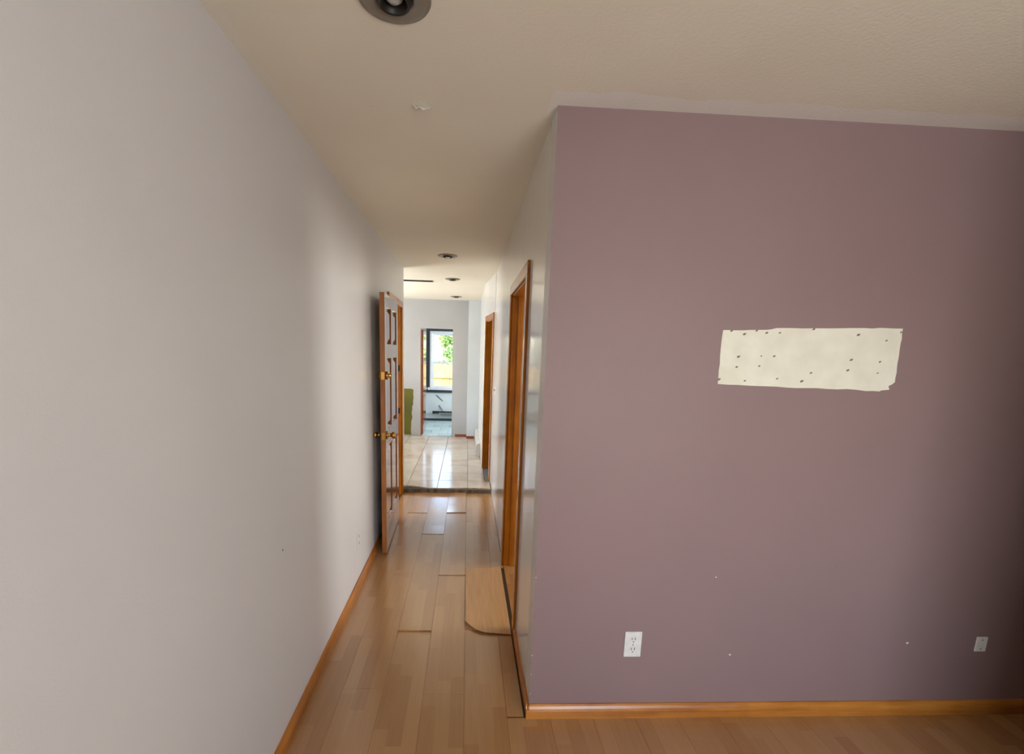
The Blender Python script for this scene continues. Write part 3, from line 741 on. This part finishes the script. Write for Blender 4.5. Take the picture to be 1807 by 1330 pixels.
# bare heating pipe with fins under the back window
hp = tag(empty('heating_pipe', (0, YW-0.05, 0.20)), 'dark bare heating pipe with fins under the far window', 'pipe')
MB().tube((-0.72, 0, 0.06), (1.6, 0, 0.06), 0.016).build('pipe', M_PIPE, hp)
MB().tube((-0.72, 0, 0.06), (-0.72, 0.0, 0.015), 0.016).tube((-0.74, 0, 0.05), (-0.60, 0, 0.05), 0.03).build('elbow', M_PIPE, hp)
mb = MB()
for k in range(120): mb.box(-0.56+k*0.017, -0.03, -0.03, -0.5585+k*0.017, 0.03, 0.045)
mb.build('fins', M_FIN, hp)['kind'] = 'stuff'
# scuffs and a bracket rod on the wall below the window
MB().tube((-0.66, YW-0.004, 0.62), (-0.52, YW-0.004, 0.50), 0.006, 6).build('scuff', M_PIPE, bpy.data.objects['wall_back_room_window'])
MB().tube((-0.60, YW-0.004, 0.40), (-0.50, YW-0.02, 0.25), 0.006, 6).build('scuff', M_PIPE, bpy.data.objects['wall_back_room_window'])
baseboard('baseboard_back_room', (-2.4, YW, ZF+0.004), (1.78, YW, ZF+0.004), (0, -1, 0), 0.05, 0.012, M_WINDARK)

# ------------------------------------------------------------------ outdoors
struct('ground', MB().box(-14, YW+0.2, -0.75, 14, 32, -0.55), M_GRASS)
fn = tag(empty('wooden_fence', (0, 14.2, -0.55)), 'sunlit pale wooden board fence behind the far window', 'fence')
bw = 0.17; me = None
for k in range(-18, 14):
    hgt = 1.72 + random.uniform(-0.01, 0.01)
    if me is None:
        o = MB().box(0, 0, 0.03, bw-0.012, 0.02, 1.72, ch=0.002).build('board', M_FENCE, fn); me = o.data
    else:
        o = bpy.data.objects.new('board', me); COL.objects.link(o); o.parent = fn
    o.location = (k*bw, random.uniform(-0.003, 0.003), random.uniform(-0.01, 0.01))
for z in (0.35, 1.32): MB().box(-18*bw, -0.035, z, 14*bw, -0.0045, z+0.08, ch=0.003).build('rail', M_FENCE, fn)
for x in (-2.2, -0.1, 2.0): MB().box(x, 0.024, 0, x+0.09, 0.11, 1.75, ch=0.004).build('post', M_FENCE, fn)
def tree(x, y, zc, rx, rz, nleaf, label, seed):
    rnd = random.Random(seed); r = tag(empty('garden_tree', (x, y, -0.55)), label, 'tree')
    mb = MB().tube((0, 0, 0), (0.1, 0, zc), 0.11, 10)
    mb.tube((0.1, 0, zc*0.7), (-0.7*rx*0.6, 0.1, zc+rz*0.5), 0.05, 8).tube((0.1, 0, zc*0.7), (0.7*rx*0.6, -0.1, zc+rz*0.4), 0.05, 8)
    mb.build('trunk', M_BARK, r)
    lb = MB()
    cl = [(rnd.uniform(-rx, rx)*0.75, rnd.uniform(-rx, rx)*0.5, zc+rnd.uniform(-rz, rz)*0.75, rnd.uniform(0.25, 0.5)*rx) for _ in range(26)]
    for _ in range(nleaf):
        cx, cy_, cz, cr_ = rnd.choice(cl); d = Vector((rnd.gauss(0,1), rnd.gauss(0,1), rnd.gauss(0,1))).normalized()*cr_*rnd.uniform(0.5, 1.0)
        c = Vector((cx, cy_, cz)) + d; s_ = rnd.uniform(0.05, 0.10)
        a = Vector((rnd.gauss(0,1), rnd.gauss(0,1), rnd.gauss(0,1))).normalized(); b = a.orthogonal().normalized()
        lb.poly([c-a*s_, c+b*s_*0.45, c+a*s_, c-b*s_*0.45], [(0,1,2,3)])
    o = lb.build('leaves', M_LEAF, r); o['kind'] = 'stuff'
tree(-0.15, 18.5, 2.0, 1.02, 1.35, 6500, 'leafy pale green tree rising above the fence', 11)
